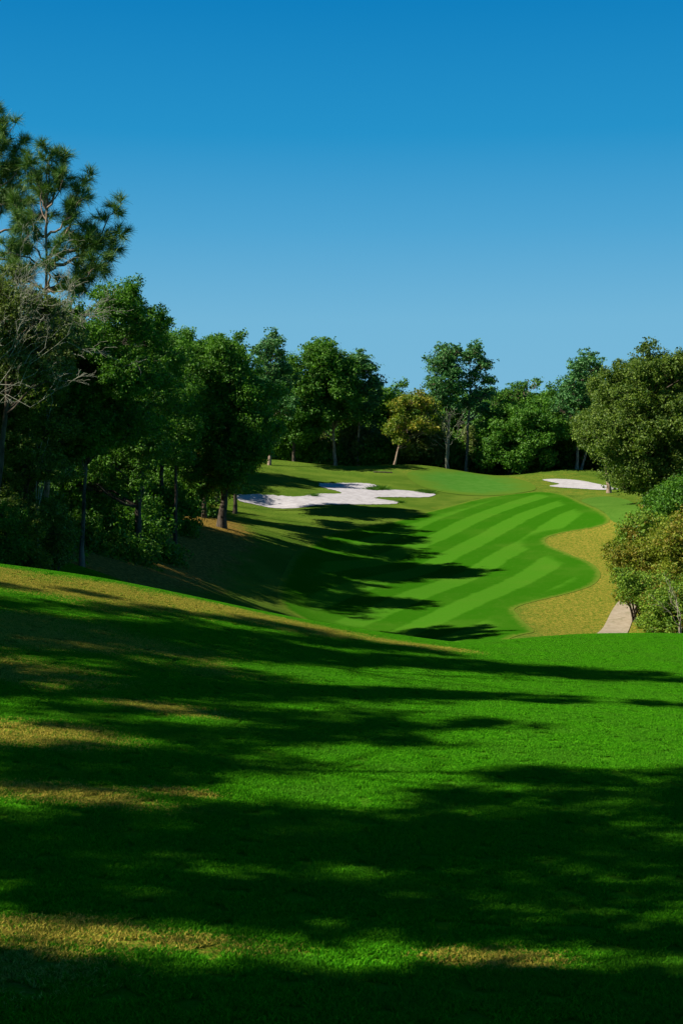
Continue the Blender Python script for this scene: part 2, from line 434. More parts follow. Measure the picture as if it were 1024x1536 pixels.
fair_px = [(700,975),(760,965),(800,948),(778,925),(772,913),(800,903),(850,891),(888,878),(900,862),(888,846),(855,832),(822,818),(820,807),(850,798),
           (900,789),(914,780),(905,770),(878,757),(850,744),(815,738),(770,741),(720,748),(680,758),(640,768),(590,782),(540,790),(490,802),(450,825),(425,860),(415,890),(430,915),(480,940),(540,955),(620,975)]
fw = drop(fair_px, 58)
fw[0] = (11, 66); fw[-1] = (4, 66)
sheet('fairway', fw, M_fair, .022, .9, fair_uv)
sheet('putting_green', drop([(612,709),(650,704),(700,708),(760,716),(795,725),(802,735),(770,741),(720,744),(660,738),(620,724)], 150), M_green, .045, .9, lambda x, y, b: (sdf(b, x, y), sdf(b, x, y)))
sheet('apron', drop([(872,750),(905,745),(940,750),(960,765),(945,785),(918,782),(905,768),(885,758)], 110), M_cut, .015, .9)
bunk_a = [(478,727),(500,725),(545,725),(566,729),(552,732),(560,736),(590,735),(630,738),(652,742),(640,746),(600,746),(560,747),(595,753),(590,756),(540,757),(480,758),(450,762),(420,763),(390,759),(360,752),(355,744),(380,742),(420,744),(450,745),(480,741),(512,740),(490,733)]
bw = drop(bunk_a, 100)
sheet('sand_bunker', bw, M_sand, .05, .5, ragged=.10, seed=3)
bunk_b = [(813,720),(845,719),(875,722),(900,727),(916,730),(912,731),(926,734),(900,735),(865,733),(835,731),(824,729),(838,726)]
bw2 = drop(bunk_b, 120)
sheet('sand_bunker', bw2, M_sand, .05, .5, ragged=.05, seed=4)
pth = drop([(900,955),(905,940),(918,915),(932,898),(950,890),(970,888),(960,905),(950,925),(946,955)], 60)
pth[0] = (pth[1] + (pth[1]-pth[2]) * 1.6); pth[-1] = (pth[-2] + (pth[1]-pth[2]) * 2.2)
sheet('cart_path', pth, M_path, .04, .6)

# ------------------------------------------------------------------ tubes and leaves
def tube(pts, rad, sides=7):
    pts = np.asarray(pts, float); n = len(pts)
    T = np.gradient(pts, axis=0); T /= np.linalg.norm(T, axis=1)[:, None] + 1e-9
    up = np.array([0.31, 0.95, 0.05])
    U = np.cross(T, up); U /= np.linalg.norm(U, axis=1)[:, None] + 1e-9
    Vv = np.cross(T, U)
    a = np.linspace(0, 2 * np.pi, sides, endpoint=False)
    ring = pts[:, None] + (np.cos(a)[None, :, None] * U[:, None] + np.sin(a)[None, :, None] * Vv[:, None]) * np.asarray(rad)[:, None, None]
    V = ring.reshape(-1, 3); f = []
    for i in range(n - 1):
        for j in range(sides):
            k = (j + 1) % sides
            f.append((i*sides+j, i*sides+k, (i+1)*sides+k, (i+1)*sides+j))
    return V, np.array(f)
class Acc:
    def __init__(s): s.v = []; s.f = []; s.n = 0
    def add(s, V, f): s.v.append(V); s.f.append(f + s.n); s.n += len(V)
    def build(s, name, mat, parent): return pmesh(name, np.vstack(s.v), np.vstack(s.f).ravel(), 4, mat, parent, True)

def unit(v): return v / (np.linalg.norm(v, axis=-1, keepdims=True) + 1e-9)
def leaves(rg, C, N, size, flat=.5):
    """leaf quads at C facing N"""
    n = len(C)
    N = unit(N); t = unit(np.cross(N, unit(rg.normal(size=(n, 3))))); b = np.cross(N, t)
    s1 = (size * rg.uniform(.6, 1.25, n))[:, None]; s2 = s1 * rg.uniform(.4, .75, n)[:, None]
    droop = N * s1 * .15
    V = np.stack([C - t*s1, C - b*s2 + droop, C + t*s1, C + b*s2 + droop], 1).reshape(-1, 3)
    return V
def crown_mesh(name, rg, lobes, leaf, dens, mat, parent, kind, origin):
    """leafy sprigs through the lobes' volume, thinned by an uneven field so that gaps and clumps form"""
    K = {'oak': (1.0, .10, .65, 7), 'pine': (.8, .42, .38, 9), 'bush': (1.05, -.10, .85, 7)}[kind]
    rm = np.mean([q[3] for q in lobes]); wl = np.clip(rm, .5, 2.2)
    dirs = unit(rg.normal(size=(9, 3))) * np.array([1, 1, 1.5]); fr = 6.283 / (wl * np.array([1.5, 1.3, 1.1, .85, .75, .65, .5, .42, .36])); ph = rg.uniform(0, 6.28, 9); am = np.array([.5, .5, .5, .45, .45, .4, .35, .3, .3])
    Cs, Ts, Ns, cl = [], [], [], []
    for (cx, cy, cz, r) in lobes:
        sr = leaf * 3.4
        n = int(dens * 1.9 * K[0] * 4 * np.pi * r * r / (K[3] * leaf * leaf * .9) * 1.0 * (1 + .3 * r)) + 6
        d = unit(rg.normal(size=(n, 3)))
        wob = 1 + .17 * np.sin(d @ dirs[0] * 4 + ph[0]) + .13 * np.sin(d @ dirs[3] * 8 + ph[1])
        rr = r * (rg.uniform(.02, 1.0, n) ** .45) * wob * rg.uniform(.85, 1.22, n)
        c = np.array([cx, cy, cz]) + d * rr[:, None] * np.array([1, 1, .88])
        f = sum(A_ * np.sin(c @ v * w_ + p_) for A_, v, w_, p_ in zip(am, dirs, fr, ph))
        k = f > K[1] + rg.normal(0, .25, n)
        c, d, f = c[k], d[k], f[k]; m = len(c)
        if m == 0: cl.append(np.array([[cx, cy, cz]])); continue
        cl.append(c)
        g = unit(rg.normal(size=(m, K[3], 3))) * (rg.uniform(0, 1, (m, K[3], 1)) ** .5) * sr * rg.uniform(.6, 1.4, (m, 1, 1))
        Cs.append((c[:, None] + g * np.array([1, 1, K[2]])).reshape(-1, 3))
        Ns.append((unit(g) * .3 + d[:, None] * .25 + np.array([0, 0, .45]) + rg.normal(0, .7, g.shape)).reshape(-1, 3))
        Ts.append(np.clip(rg.normal(.48, .28, (m, K[3])) + rg.normal(0, .16, (m, 1)), 0, 1).ravel())
    C = np.vstack(Cs); N = np.vstack(Ns); T = np.concatenate(Ts)
    V = leaves(rg, C, N, leaf) - np.array(origin)
    o = pmesh(name, V, np.arange(len(V)), 4, mat, parent, False, {'tint': np.repeat(T, 4)})
    return o, cl
def needle_mesh(name, rg, tips, dirs, mat, parent, origin, L=.3, n=70, wd=.010):
    Vs, Ts = [], []
    for p, d in zip(tips, dirs):
        m = int(n * rg.uniform(.6, 1.3))
        a = unit(d[None] * .75 + rg.normal(0, .7, (m, 3)) + np.array([0, 0, .12]))
        st = p - d[None] * rg.uniform(0, .32, (m, 1))
        l = L * rg.uniform(.7, 1.2, (m, 1))
        sd_ = unit(np.cross(a, rg.normal(size=(m, 3)))) * wd
        e = st + a * l - np.array([0, 0, 1]) * l * .12
        Vs.append(np.stack([st - sd_, st + sd_, e + sd_ * .3, e - sd_ * .3], 1).reshape(-1, 3))
        Ts.append(np.repeat(np.clip(rg.normal(.5, .25, m) + rg.normal(0, .15), 0, 1), 4))
    V = np.vstack(Vs) - np.array(origin)
    return pmesh(name, V, np.arange(len(V)), 4, mat, parent, False, {'tint': np.concatenate(Ts)})

def curve(a, b, rg, sag, n=6, wob=.06):
    a, b = np.array(a, float), np.array(b, float); t = np.linspace(0, 1, n)[:, None]
    L = np.linalg.norm(b - a)
    p = a + (b - a) * t; p[:, 2] += sag * L * np.sin(np.pi * t[:, 0])
    w_ = rg.normal(0, wob * L / n, (n, 3)); w_[0] = 0; w_[-1] = 0
    return p + w_

NT_TREES = {}
def tree(name, label, cat, d, bx, lobes, leaf, mat, bark, kind='oak', dens=1.0, tr=.22, group=None, seed=1, by=None, twigs=True, thick=1.0, trunk_top=None, lean=0.0, nd=3):
    """lobes: (px, py, r_px[, depth offset]) traced on the photo at this tree's distance d"""
    leaf = max(.052, .00098 * d); dens = dens * ((.95 if bx < 400 else .75) if d > 70 else 1.15) * (1.25 if kind == 'bush' else 1)
    rg = np.random.default_rng(seed)
    X0 = at(bx, 700, d).x + lean; base = np.array([X0, d, h1(X0, d) - .05])
    L3 = []
    P3 = [(at(l[0], l[1], d), l[2] * d / F, l[3] if len(l) > 3 else None) for l in lobes]
    xc = sum(p.x for p, r, _ in P3) / len(P3)
    Wd = max(max(abs(p.x - xc) + r for p, r, _ in P3), .5) * thick
    for p, r, off in P3:
        if off is not None: L3.append((p.x, d + off, p.z, r)); continue
        wq = math.sqrt(max(.15 * Wd * Wd, Wd * Wd - (p.x - xc) ** 2))
        offs = [0] if nd == 1 else [0] + [s_ * .6 * wq for s_ in ((-1, 1) if nd >= 3 else (1,))]
        for k, o_ in enumerate(offs):
            L3.append((p.x + rg.normal(0, .12 * r), d + o_ + rg.normal(0, .1 * r), p.z + (rg.normal(0, .12 * r) if k else 0) - (abs(o_) * .12 if k else 0), r * (1 if k == 0 else rg.uniform(.8, .98))))
    ex = []
    for q in L3:
        if q[3] > .9 and kind != 'bush':
            for _ in range(3):
                dv = unit(rg.normal(size=3)); dv[2] = abs(dv[2]) * rg.choice([1, 1, -.6]); rr_ = q[3] * rg.uniform(.25, .55)
                ex.append((*(np.array(q[:3]) + dv * q[3] * rg.uniform(.85, 1.2)), rr_))
    L3 = [(q[0], q[1], q[2], q[3] * (.86 if kind != 'bush' else 1)) for q in L3]; nmain = len(L3); L3 += ex
    root = empty(name, base); tag(root, label, cat, group)
    crown, cl = crown_mesh('crown', rg, L3, leaf, dens, mat, root, kind, base)
    acc = Acc()
    top = max(L3[:nmain], key=lambda q: q[2])
    ttop = np.array([top[0] * .6 + xc * .4, d, top[2]])
    if trunk_top: ttop = np.array([at(trunk_top[0], trunk_top[1], d).x, d, at(trunk_top[0], trunk_top[1], d).z])
    if kind == 'bush':
        for q in L3:
            pts = curve(base + rg.normal(0, .15, 3) * [1, 1, 0], (q[0], q[1], q[2]), rg, .08, 5)
            V, f = tube(pts - base, np.linspace(.05, .015, 5) * (tr / .2), 5); acc.add(V, f)
            for c in cl[L3.index(q)][:14]:
                V, f = tube(curve((q[0], q[1], q[2]), c, rg, .05, 3) - base, np.array([.015, .012, .005]), 3); acc.add(V, f)
    else:
        n = 14; tp = curve(base, ttop, rg, 0, n, .045)
        tt = np.linspace(0, 1, n); rad = tr * (1 - .82 * tt ** 1.1); rad[0] *= 1.45; rad[1] *= 1.08
        V, f = tube(tp - base, rad, 10); acc.add(V, f)
        for q, cs in list(zip(L3, cl))[:nmain]:
            c = np.array(q[:3]); hz = np.linalg.norm(c[:2] - base[:2])
            zf = np.clip((c[2] - base[2] - .55 * hz) / max(.1, ttop[2] - base[2]), .25, .93)
            k = zf * (n - 1); i0 = int(k); st = tp[i0] + (tp[min(i0+1, n-1)] - tp[i0]) * (k - i0)
            r0 = max(.035, tr * (1 - .82 * zf) * .55)
            V, f = tube(curve(st, c, rg, .06, 6, .25) - base, np.linspace(r0, r0 * .35, 6), 6); acc.add(V, f)
            if twigs:
                mm = cs if len(cs) < 34 else cs[rg.choice(len(cs), 34, replace=False)]
                for e in mm:
                    V, f = tube(curve(c + (st - c) * rg.uniform(0, .35), e, rg, .04, 4, .25) - base, np.linspace(r0 * .3, .012, 4), 4); acc.add(V, f)
    acc.build('trunk' if kind != 'bush' else 'stems', bark, root)
    return root

def long_pine(name, label, d, bx, limbs, seed, group=None, tr=.2, top=(75, 215), ntw=9, nn=70, L=.3):
    """long-needled pine: limbs given as (start px,py on trunk, end px,py, depth offset)"""
    rg = np.random.default_rng(seed)
    X0 = at(bx, 700, d).x; base = np.array([X0, d, h1(X0, d) - .05])
    root = empty(name, base); tag(root, label, 'tree', group)
    tp_ = np.array(at(top[0], top[1], d)); acc = Acc()
    n = 16; tp = curve(base, tp_, rg, 0, n, .035); tt = np.linspace(0, 1, n)
    V, f = tube(tp - base, tr * (1 - .85 * tt), 10); acc.add(V, f)
    tips, dirs = [], []
    for (sx, sy, ex, ey, do) in limbs:
        s3 = np.array(at(sx, sy, d)); e3 = np.array(at(ex, ey, d + do)); 
        k = np.argmin(abs(tp[:, 2] - s3[2])); s3 = tp[k]
        cv = curve(s3, e3, rg, -.08, 9, .22)
        Lm = np.linalg.norm(e3 - s3)
        V, f = tube(cv - base, np.linspace(.022 * Lm + .02, .014, 9), 6); acc.add(V, f)
        ax = unit(e3 - s3)
        nt = int(ntw * max(.6, Lm / 3))
        for j in range(nt):
            t = 1 - (j / nt) ** 1.2 * .72
            p = cv[0] + 0; kk = t * 8; i0 = min(7, int(kk)); p = cv[i0] + (cv[i0+1] - cv[i0]) * (kk - i0)
            dv = unit(ax * .55 + rg.normal(0, .55, 3) + np.array([0, 0, .35])); ll = rg.uniform(.3, .95) * (.45 + .5 * (1 - t) + .25)
            e = p + dv * ll
            V, f = tube(curve(p, e, rg, -.05, 4, .2) - base, np.linspace(.014, .007, 4), 4); acc.add(V, f)
            tips.append(e); dirs.append(dv)
            for _ in range(2):
                q = p + dv * ll * rg.uniform(.4, .8); dd = unit(dv + rg.normal(0, .6, 3) + np.array([0, 0, .2])); e2 = q + dd * rg.uniform(.2, .4)
                V, f = tube(curve(q, e2, rg, 0, 3, .1) - base, np.linspace(.009, .005, 3), 3); acc.add(V, f)
                tips.append(e2); dirs.append(dd)
    needle_mesh('crown', rg, np.array(tips), np.array(dirs), L_need, root, base, L, nn)
    acc.build('trunk', B_pine, root)
    return root

def bare_tree(name, label, d, bx, stems, seed, mat, tr=.05, levels=3, group=None, spread=.45, cat='tree'):
    """leafless: stems (start px,py, end px,py, depth offset) that fork into fine twigs"""
    rg = np.random.default_rng(seed)
    X0 = at(bx, 700, d).x; base = np.array([X0, d, h1(X0, d) - .05])
    root = empty(name, base); tag(root, label, cat, group); acc = Acc()
    def grow(s, e, r, lv):
        L = np.linalg.norm(e - s); cv = curve(s, e, rg, .04, 6, .3)
        V, f = tube(cv - base, np.linspace(r, max(.006, r * .35), 6), 5 if lv > 1 else 3); acc.add(V, f)
        if lv <= 0: return
        ax = unit(e - s)
        for j in range(rg.integers(3, 6)):
            t = rg.uniform(.25, .97); kk = t * 5; i0 = min(4, int(kk)); p = cv[i0] + (cv[i0+1] - cv[i0]) * (kk - i0)
            dv = unit(ax + rg.normal(0, spread, 3)); grow(p, p + dv * L * rg.uniform(.3, .6), max(.0055, r * .5), lv - 1)
    for sx, sy, ex, ey, do in stems:
        s3 = base if sx is None else np.array(at(sx, sy, d)); e3 = np.array(at(ex, ey, d + do))
        if sx is not None: 
            V, f = tube(curve(base, s3, rg, .03, 6, .15) - base, np.linspace(tr * 1.3, tr, 6), 6); acc.add(V, f)
        grow(s3, e3, tr, levels)
    acc.build('branches', mat, root)
    return root

# ------------------------------------------------------------------ trees of the left wood
GW = 'trees of the wood on the left'
LEAF = lambda d: .0010 * d
tree('oak_tree', 'tall oak with a pale slender bare trunk, just behind the grassy crest', 'tree', 62, 122,
     [(180,455,38),(215,490,30),(150,500,45),(100,520,42),(190,560,50),(120,590,50),(230,560,28),(75,600,40),(170,640,42),(110,665,36),(215,625,30)],
     LEAF(62), L_dark, B_slim, dens=.8, tr=.11, group=GW, seed=11, trunk_top=(138, 480))
tree('oak_tree', 'bushy dark oak at the left edge of the photo, leafy nearly down to the crest', 'tree', 57, 30,
     [(45,520,40),(20,560,48),(60,590,42),(-20,620,50),(40,660,45),(80,700,35),(10,730,48),(60,770,34),(-30,760,50),(95,640,28),(25,800,34)],
     LEAF(57), L_oak, B_oak, dens=.75, tr=.2, group=GW, seed=12)
tree('oak_tree', 'round-topped dark oak right of the slender pale trunk, its leaves hanging low', 'tree', 78, 205,
     [(225,500,26),(245,540,32),(190,540,40),(235,590,40),(180,620,44),(225,660,36),(160,690,38),(205,715,24),(120,720,30)],
     LEAF(78), L_dark, B_oak, dens=.85, tr=.22, group=GW, seed=13)
tree('oak_tree', 'oak with a stout short trunk alone on the pine straw left of the bunker', 'tree', 110, 332,
     [(300,560,38),(340,545,36),(375,590,34),(320,610,46),(370,640,38),(285,640,32),(335,680,36),(388,668,24),(300,700,28),(345,720,24),(372,690,20),(310,730,15),(398,630,16)],
     .17, L_dark, B_oak, dens=.9, tr=.34, group=GW, seed=14)
tree('oak_tree', 'leafy oak with a gently domed top behind the lone stout-trunked oak', 'tree', 128, 286,
     [(265,515,20),(290,530,28),(255,560,34),(300,580,36),(260,620,36),(295,650,30),(245,670,28),(275,690,22)],
     .2, L_mid, B_oak, dens=.9, tr=.26, group=GW, seed=15)
tree('oak_tree', 'ragged-topped tree behind the lone stout oak, sky showing through its tip', 'tree', 148, 325,
     [(325,515,18),(350,520,16),(335,545,28),(365,560,22),(310,560,25),(345,600,34),(390,600,26),(400,650,24),(360,650,30)],
     .22, L_mid, B_oak, dens=.85, tr=.26, group=GW, seed=16)
tree('oak_tree', 'dark oak deep in the wood behind the slender pale trunk', 'tree', 100, 150,
     [(165,560,50),(110,600,50),(200,640,45),(140,680,48),(90,690,45),(180,720,34)], .2, L_dark, B_oak, dens=.62, tr=.25, group=GW, seed=17, twigs=False)
tree('oak_tree', 'dark oak deep in the wood behind the bushy oak at the left edge', 'tree', 90, 40,
     [(60,520,50),(0,560,60),(60,620,55),(20,680,55),(80,720,40),(-30,700,60),(20,770,35)], .2, L_dark, B_oak, dens=.62, tr=.25, group=GW, seed=18, twigs=False)
tree('oak_tree', 'dim tree far back in the wood seen through the gap left of the lone oak', 'tree', 165, 222,
     [(215,560,40),(240,600,34),(190,610,40),(220,650,30),(180,660,30),(250,650,22)], .26, L_mid, B_oak, dens=.8, tr=.25, group=GW, seed=19, twigs=False)
for k, (bx, d, sc) in enumerate([(60, 130, 1.0), (110, 160, 1.0)]):
    tree('oak_tree', ['shaded tree far back among the trunks at the left, furthest left of the dim ones', 'shaded tree far back in the left wood, behind the slender-trunked oak'][k], 'tree', d, bx,
     [(bx,560,45),(bx-50,600,50),(bx+50,600,45),(bx,650,50),(bx+30,700,34),(bx-40,690,40)], .26, L_dark, B_oak, dens=.8, tr=.25, group=GW, seed=30+k, twigs=False)
# trees of the same wood beyond the left edge of the frame; their shadows fall into view
tree('oak_tree', 'large oak of the wood just beyond the left edge of the photo', 'tree', 66, -120,
     [(-120,480,90),(-80,560,80),(-170,580,90),(-110,660,80),(-60,700,55)], .2, L_dark, B_oak, dens=.62, tr=.3, group=GW, seed=41, twigs=False)
tree('oak_tree', 'oak of the wood beyond the left edge of the photo, standing farther back', 'tree', 96, -100,
     [(-100,520,70),(-50,580,60),(-140,600,70),(-90,660,60)], .24, L_dark, B_oak, dens=.62, tr=.3, group=GW, seed=42, twigs=False)
tree('oak_tree', 'dark oak deep in the wood, behind the two saplings at the foot', 'tree', 95, 95,
     [(95,560,44),(60,620,40),(125,630,40),(90,680,40),(120,740,26),(70,730,26)], .2, L_dark, B_oak, dens=.45, tr=.22, group=GW, seed=43, twigs=False)
tree('oak_tree', 'slim dark oak left of the lone stout oak, half lost in the shade', 'tree', 92, 262,
     [(262,600,30),(245,640,26),(280,640,26),(262,680,24)], .2, L_dark, B_oak, dens=.6, tr=.15, group=GW, seed=44, twigs=False)
tree('oak_tree', 'tree behind the lone stout oak, shading the left end of the white bunker', 'tree', 171, 372,
     [(372,610,22),(360,635,22),(385,645,18)], .2, L_mid, B_oak, dens=.6, tr=.2, group=GW, seed=45, twigs=False)
tree('oak_tree', 'dim tree far back in the wood, dappling the left end of the white bunker', 'tree', 156, 195,
     [(190,580,34),(160,610,28),(225,615,26),(195,640,30),(165,650,22)], .2, L_dark, B_oak, dens=.4, tr=.2, group=GW, seed=52, twigs=False)
tree('oak_tree', 'shaded oak filling the wood left of the domed oak', 'tree', 104, 240,
     [(240,560,34),(215,600,34),(268,605,34),(240,650,36),(275,655,24)], .2, L_dark, B_oak, dens=.5, tr=.2, group=GW, seed=53, twigs=False)
tree('oak_tree', 'shaded oak filling the wood between the domed oak and the lone stout oak', 'tree', 120, 306,
     [(306,570,34),(282,610,32),(335,610,34),(310,655,32),(350,660,24)], .2, L_dark, B_oak, dens=.5, tr=.2, group=GW, seed=54, twigs=False)
tree('oak_tree', 'shaded oak of the wood, half lost behind the crown of the lone stout oak', 'tree', 137, 352,
     [(352,580,28),(330,620,28),(380,620,26),(355,655,26)], .2, L_dark, B_oak, dens=.5, tr=.2, group=GW, seed=55, twigs=False)
for k_, (X_, d_) in enumerate([(-24,46),(-31,54),(-22.5,57),(-35,67)]):  # unseen oaks put in to shade the wood's camera-facing side
    px_ = 512 + X_ / d_ * F; q_ = 50 / d_
    tree('oak_tree', 'added tall tree outside the left edge, shading the wood, %s' % ['nearest the camera of its four', 'second nearest of its four', 'third nearest of its four', 'farthest of its four'][k_], 'tree', d_, px_,
     [(px_,300,95*q_),(px_-90*q_,370,100*q_),(px_+90*q_,370,95*q_),(px_,430,105*q_),(px_-70*q_,500,90*q_),(px_+80*q_,510,95*q_),(px_,580,90*q_)], .2, L_dark, B_oak, dens=.55, tr=.3, group=GW, seed=140+k_, twigs=False)
for k_, (px_, d_) in enumerate([(-110,78),(-150,112),(-60,122),(-120,140)]):
    tree('oak_tree', 'tree of the wood beyond the left edge of the photo, %s' % ['nearest of four in line', 'second of four in line', 'third of four in line', 'farthest of four in line'][k_], 'tree', d_, px_,
     [(px_,560,40),(px_-45,590,45),(px_+45,600,45),(px_,630,45),(px_+30,520,34)], .2, L_dark, B_oak, dens=.62, tr=.25, group=GW, seed=46+k_, twigs=False)
# two long-needled pines
long_pine('pine_tree', 'airy long-needled pine, its slim trunk visible against the sky', 64, 68,
     [(68,300,75,222,0),(68,310,100,235,.3),(68,300,50,250,-.4),(68,400,178,312,0),(68,415,182,352,.4),(68,380,130,270,.3),(68,420,160,395,-.5),(68,360,120,300,-.6),(68,350,20,300,.5),(68,380,30,340,-.4),
      (68,400,128,345,.9),(68,440,135,420,.2),(68,450,110,430,-.8),(68,440,20,400,.6),(68,330,95,270,-.5),(68,420,90,370,-1.1),(68,400,10,370,-.9),(68,340,60,285,.8),(68,430,165,375,.6)], 5, GW, tr=.16, top=(72, 235), L=.50, nn=64, ntw=10)
long_pine('pine_tree', 'long-needled pine cut by the left edge, taller of the two against the sky', 66, -28,
     [(-20,260,20,190,0),(-22,280,30,215,.3),(-22,300,45,262,0),(-24,240,-10,170,.2),(-24,320,40,300,-.5),(-25,360,60,330,.5),(-25,300,-60,260,0),(-25,340,10,300,.8),(-25,380,30,370,-.8),(-25,400,50,380,.2),
      (-25,280,0,225,-.5),(-25,350,-80,320,0),(-25,330,15,270,.5),(-25,300,38,238,-.2),(-25,430,40,410,.8)], 6, GW, tr=.2, top=(-20, 175), L=.50, nn=64, ntw=10)
tree('willow_oak', 'fine-leaved grey-green tree behind the leafless twigs, below the pines', 'tree', 51.5, -14,
     [(10,440,36),(50,450,34),(85,465,26),(-25,480,50),(105,495,28),(20,490,40),(40,530,40),(85,540,30)], .1, L_sage, B_oak, dens=.6, tr=.16, group=GW, seed=20)
# bare grey-twigged trees in front of the wood
bare_tree('bare_tree', 'leafless grey-twigged tree arching in from the left edge below the pines', 49.4, -30,
     [(-35,560,50,400,0),(-35,600,90,440,.3),(-35,620,105,500,-.5),(-35,560,20,395,.4),(-35,650,95,560,-.3),(-30,600,45,460,-.8),(-35,640,70,520,-.6),(-30,580,75,425,-.4)], 7, B_dead, tr=.020, levels=3, group=None)
bare_tree('bare_tree', 'small leafless tree with pale forked twigs in front of the slender-trunked oak', 56, 60,
     [(60,540,95,465,0),(62,530,80,450,-.2),(64,540,125,505,-.2),(66,540,138,475,.2)], 8, B_dead, tr=.018, levels=3, group=None)
# saplings at the foot of the wood
def sapling(label, d, bx, lobes, seed, mat=L_oak, leaf=.10, group='saplings at the foot of the left wood', dens=.45):
    return tree('sapling', label, 'sapling', d, bx, lobes, leaf, mat, B_oak, kind='bush', dens=dens, tr=.12, group=group, seed=seed)
sapling('thin leafy sapling right behind the crest at the left edge', 54, 12, [(10,780,28),(25,810,24),(-15,800,28),(5,835,22)], 50, L_dark)
sapling('thin leafy sapling behind the crest, beside the slender pale trunk', 57, 82, [(80,770,22),(95,800,20),(65,810,24),(85,835,16)], 51)
sapling('low sapling of yellowish leaves behind the crest, between the two others', 55, 48, [(48,790,22),(40,825,20),(60,840,14)], 52, L_yel)

# ------------------------------------------------------------------ trees behind the green
GC = 'trees behind the putting green'
tree('pine_tree', 'pine with a thin crown between the left wood and the trees behind the bunker', 'tree', 192, 404,
     [(405,510,15),(418,530,14),(395,535,15),(410,555,22),(388,575,20),(425,575,18),(400,605,24),(430,610,18)], .26, L_pine, B_pine, kind='pine', dens=1.0, tr=.22, group=GC, seed=61)
tree('oak_tree', 'dark-trunked leaning tree behind the left end of the white bunker', 'tree', 206, 441,
     [(440,555,20),(455,580,26),(425,590,24),(440,620,28),(465,615,22),(415,630,22),(450,650,18)], .26, L_mid, B_oak, dens=.9, tr=.26, group=GC, seed=62)
tree('oak_tree', 'tallest broad crown behind the bunker, on a straight light-brown trunk', 'tree', 208, 503,
     [(470,530,22),(490,525,18),(480,555,24),(510,545,22),(505,575,26),(470,585,24),(525,560,18),(520,595,22),(490,610,26),(455,600,18),(530,625,15),(475,635,16)], .26, L_mid, B_pine, dens=.9, tr=.30, group=GC, seed=63)
tree('pine_tree', 'pine with a feathery dark crown right of the broad tree, straight brown trunk', 'tree', 210, 536,
     [(540,540,14),(552,550,15),(530,550,12),(560,575,13),(545,580,15),(528,580,13),(563,598,11),(550,610,13),(532,610,12)], .25, L_pine, B_pine, kind='pine', dens=1.0, tr=.26, group=GC, seed=64)
tree('oak_tree', 'small tree with yellow and brown autumn leaves left of the tall pair of pines', 'tree', 203, 591,
     [(590,640,15),(605,625,18),(596,610,13),(615,600,16),(635,600,16),(625,630,18),(645,615,13),(600,655,11),(645,640,14)], .24, L_yel, B_pine, dens=.75, tr=.17, group=GC, seed=65)
tree('pine_tree', 'left one of the tall pair of pines, wider rounded crown high on a curved trunk', 'tree', 205, 671,
     [(665,530,15),(680,528,13),(655,550,16),(675,555,18),(648,575,13),(665,580,17),(685,580,14),(660,600,15),(678,608,12),(645,598,9)], .24, L_pine, B_pine, kind='pine', dens=1.15, tr=.26, group=GC, seed=66, trunk_top=(676, 530))
tree('pine_tree', 'right one of the tall pair of pines, open crown with sky showing round its limbs', 'tree', 208, 699,
     [(712,528,13),(725,545,13),(700,535,10),(730,568,11),(712,562,12),(700,575,9),(732,590,10),(715,590,10),(700,605,11),(725,612,10)], .24, L_pine, B_pine, kind='pine', dens=.95, tr=.26, group=GC, seed=67, trunk_top=(706, 530))
bare_tree('bare_tree', 'small leafless grey tree in front of the left pine of the tall pair', 200, 669,
     [(669,672,645,628,0),(669,668,660,618,.5),(669,665,690,630,-.4),(669,675,640,650,.2),(669,660,675,612,0),(669,670,695,648,.3),(669,650,650,605,.4)], 68, B_dead, tr=.022, levels=2, group=None)
tree('oak_tree', 'dense green round-topped tree right of the tall pair of pines', 'tree', 206, 762,
     [(770,620,24),(800,625,24),(745,640,26),(785,655,32),(815,650,24),(740,670,26),(770,685,24),(815,685,20),(725,690,16),(830,640,16)], .25, L_mid, B_oak, kind='oak', dens=1.1, tr=.25, group=GC, seed=69)
tree('pine_tree', 'tree with a ragged limb reaching out against the sky above the dense round tree', 'tree', 222, 765,
     [(760,592,15),(742,600,14),(778,588,13),(790,578,8),(802,570,7),(808,574,5),(770,610,18),(795,600,11),(735,620,18)], .26, L_mid, B_pine, kind='pine', dens=.9, tr=.2, group=GC, seed=70, nd=2)
tree('pine_tree', 'pine with a layered bluish-green crown left of the big oak, on twin-looking trunks', 'tree', 205, 864,
     [(878,538,14),(892,550,12),(868,552,14),(880,570,18),(855,575,14),(845,600,15),(870,595,20),(895,590,16),(860,625,18),(885,620,18),(835,612,9)], .25, L_pine, B_pine, kind='pine', dens=1.0, tr=.24, group=GC, seed=71)
tree('pine_tree', 'slim pine close beside the layered pine, right one of the two pale trunks', 'tree', 206, 870,
     [(890,640,15),(872,655,14),(905,620,14),(850,650,13)], .25, L_mid, B_pine, kind='pine', dens=1.0, tr=.22, group=GC, seed=72)
tree('oak_tree', 'dark dense tree left of the two pale pine trunks on the mound', 'tree', 212, 838,
     [(838,630,20),(825,655,22),(848,668,20),(820,685,18),(845,690,15),(835,610,14)], .25, L_dark, B_oak, dens=1.0, tr=.22, group=GC, seed=73)

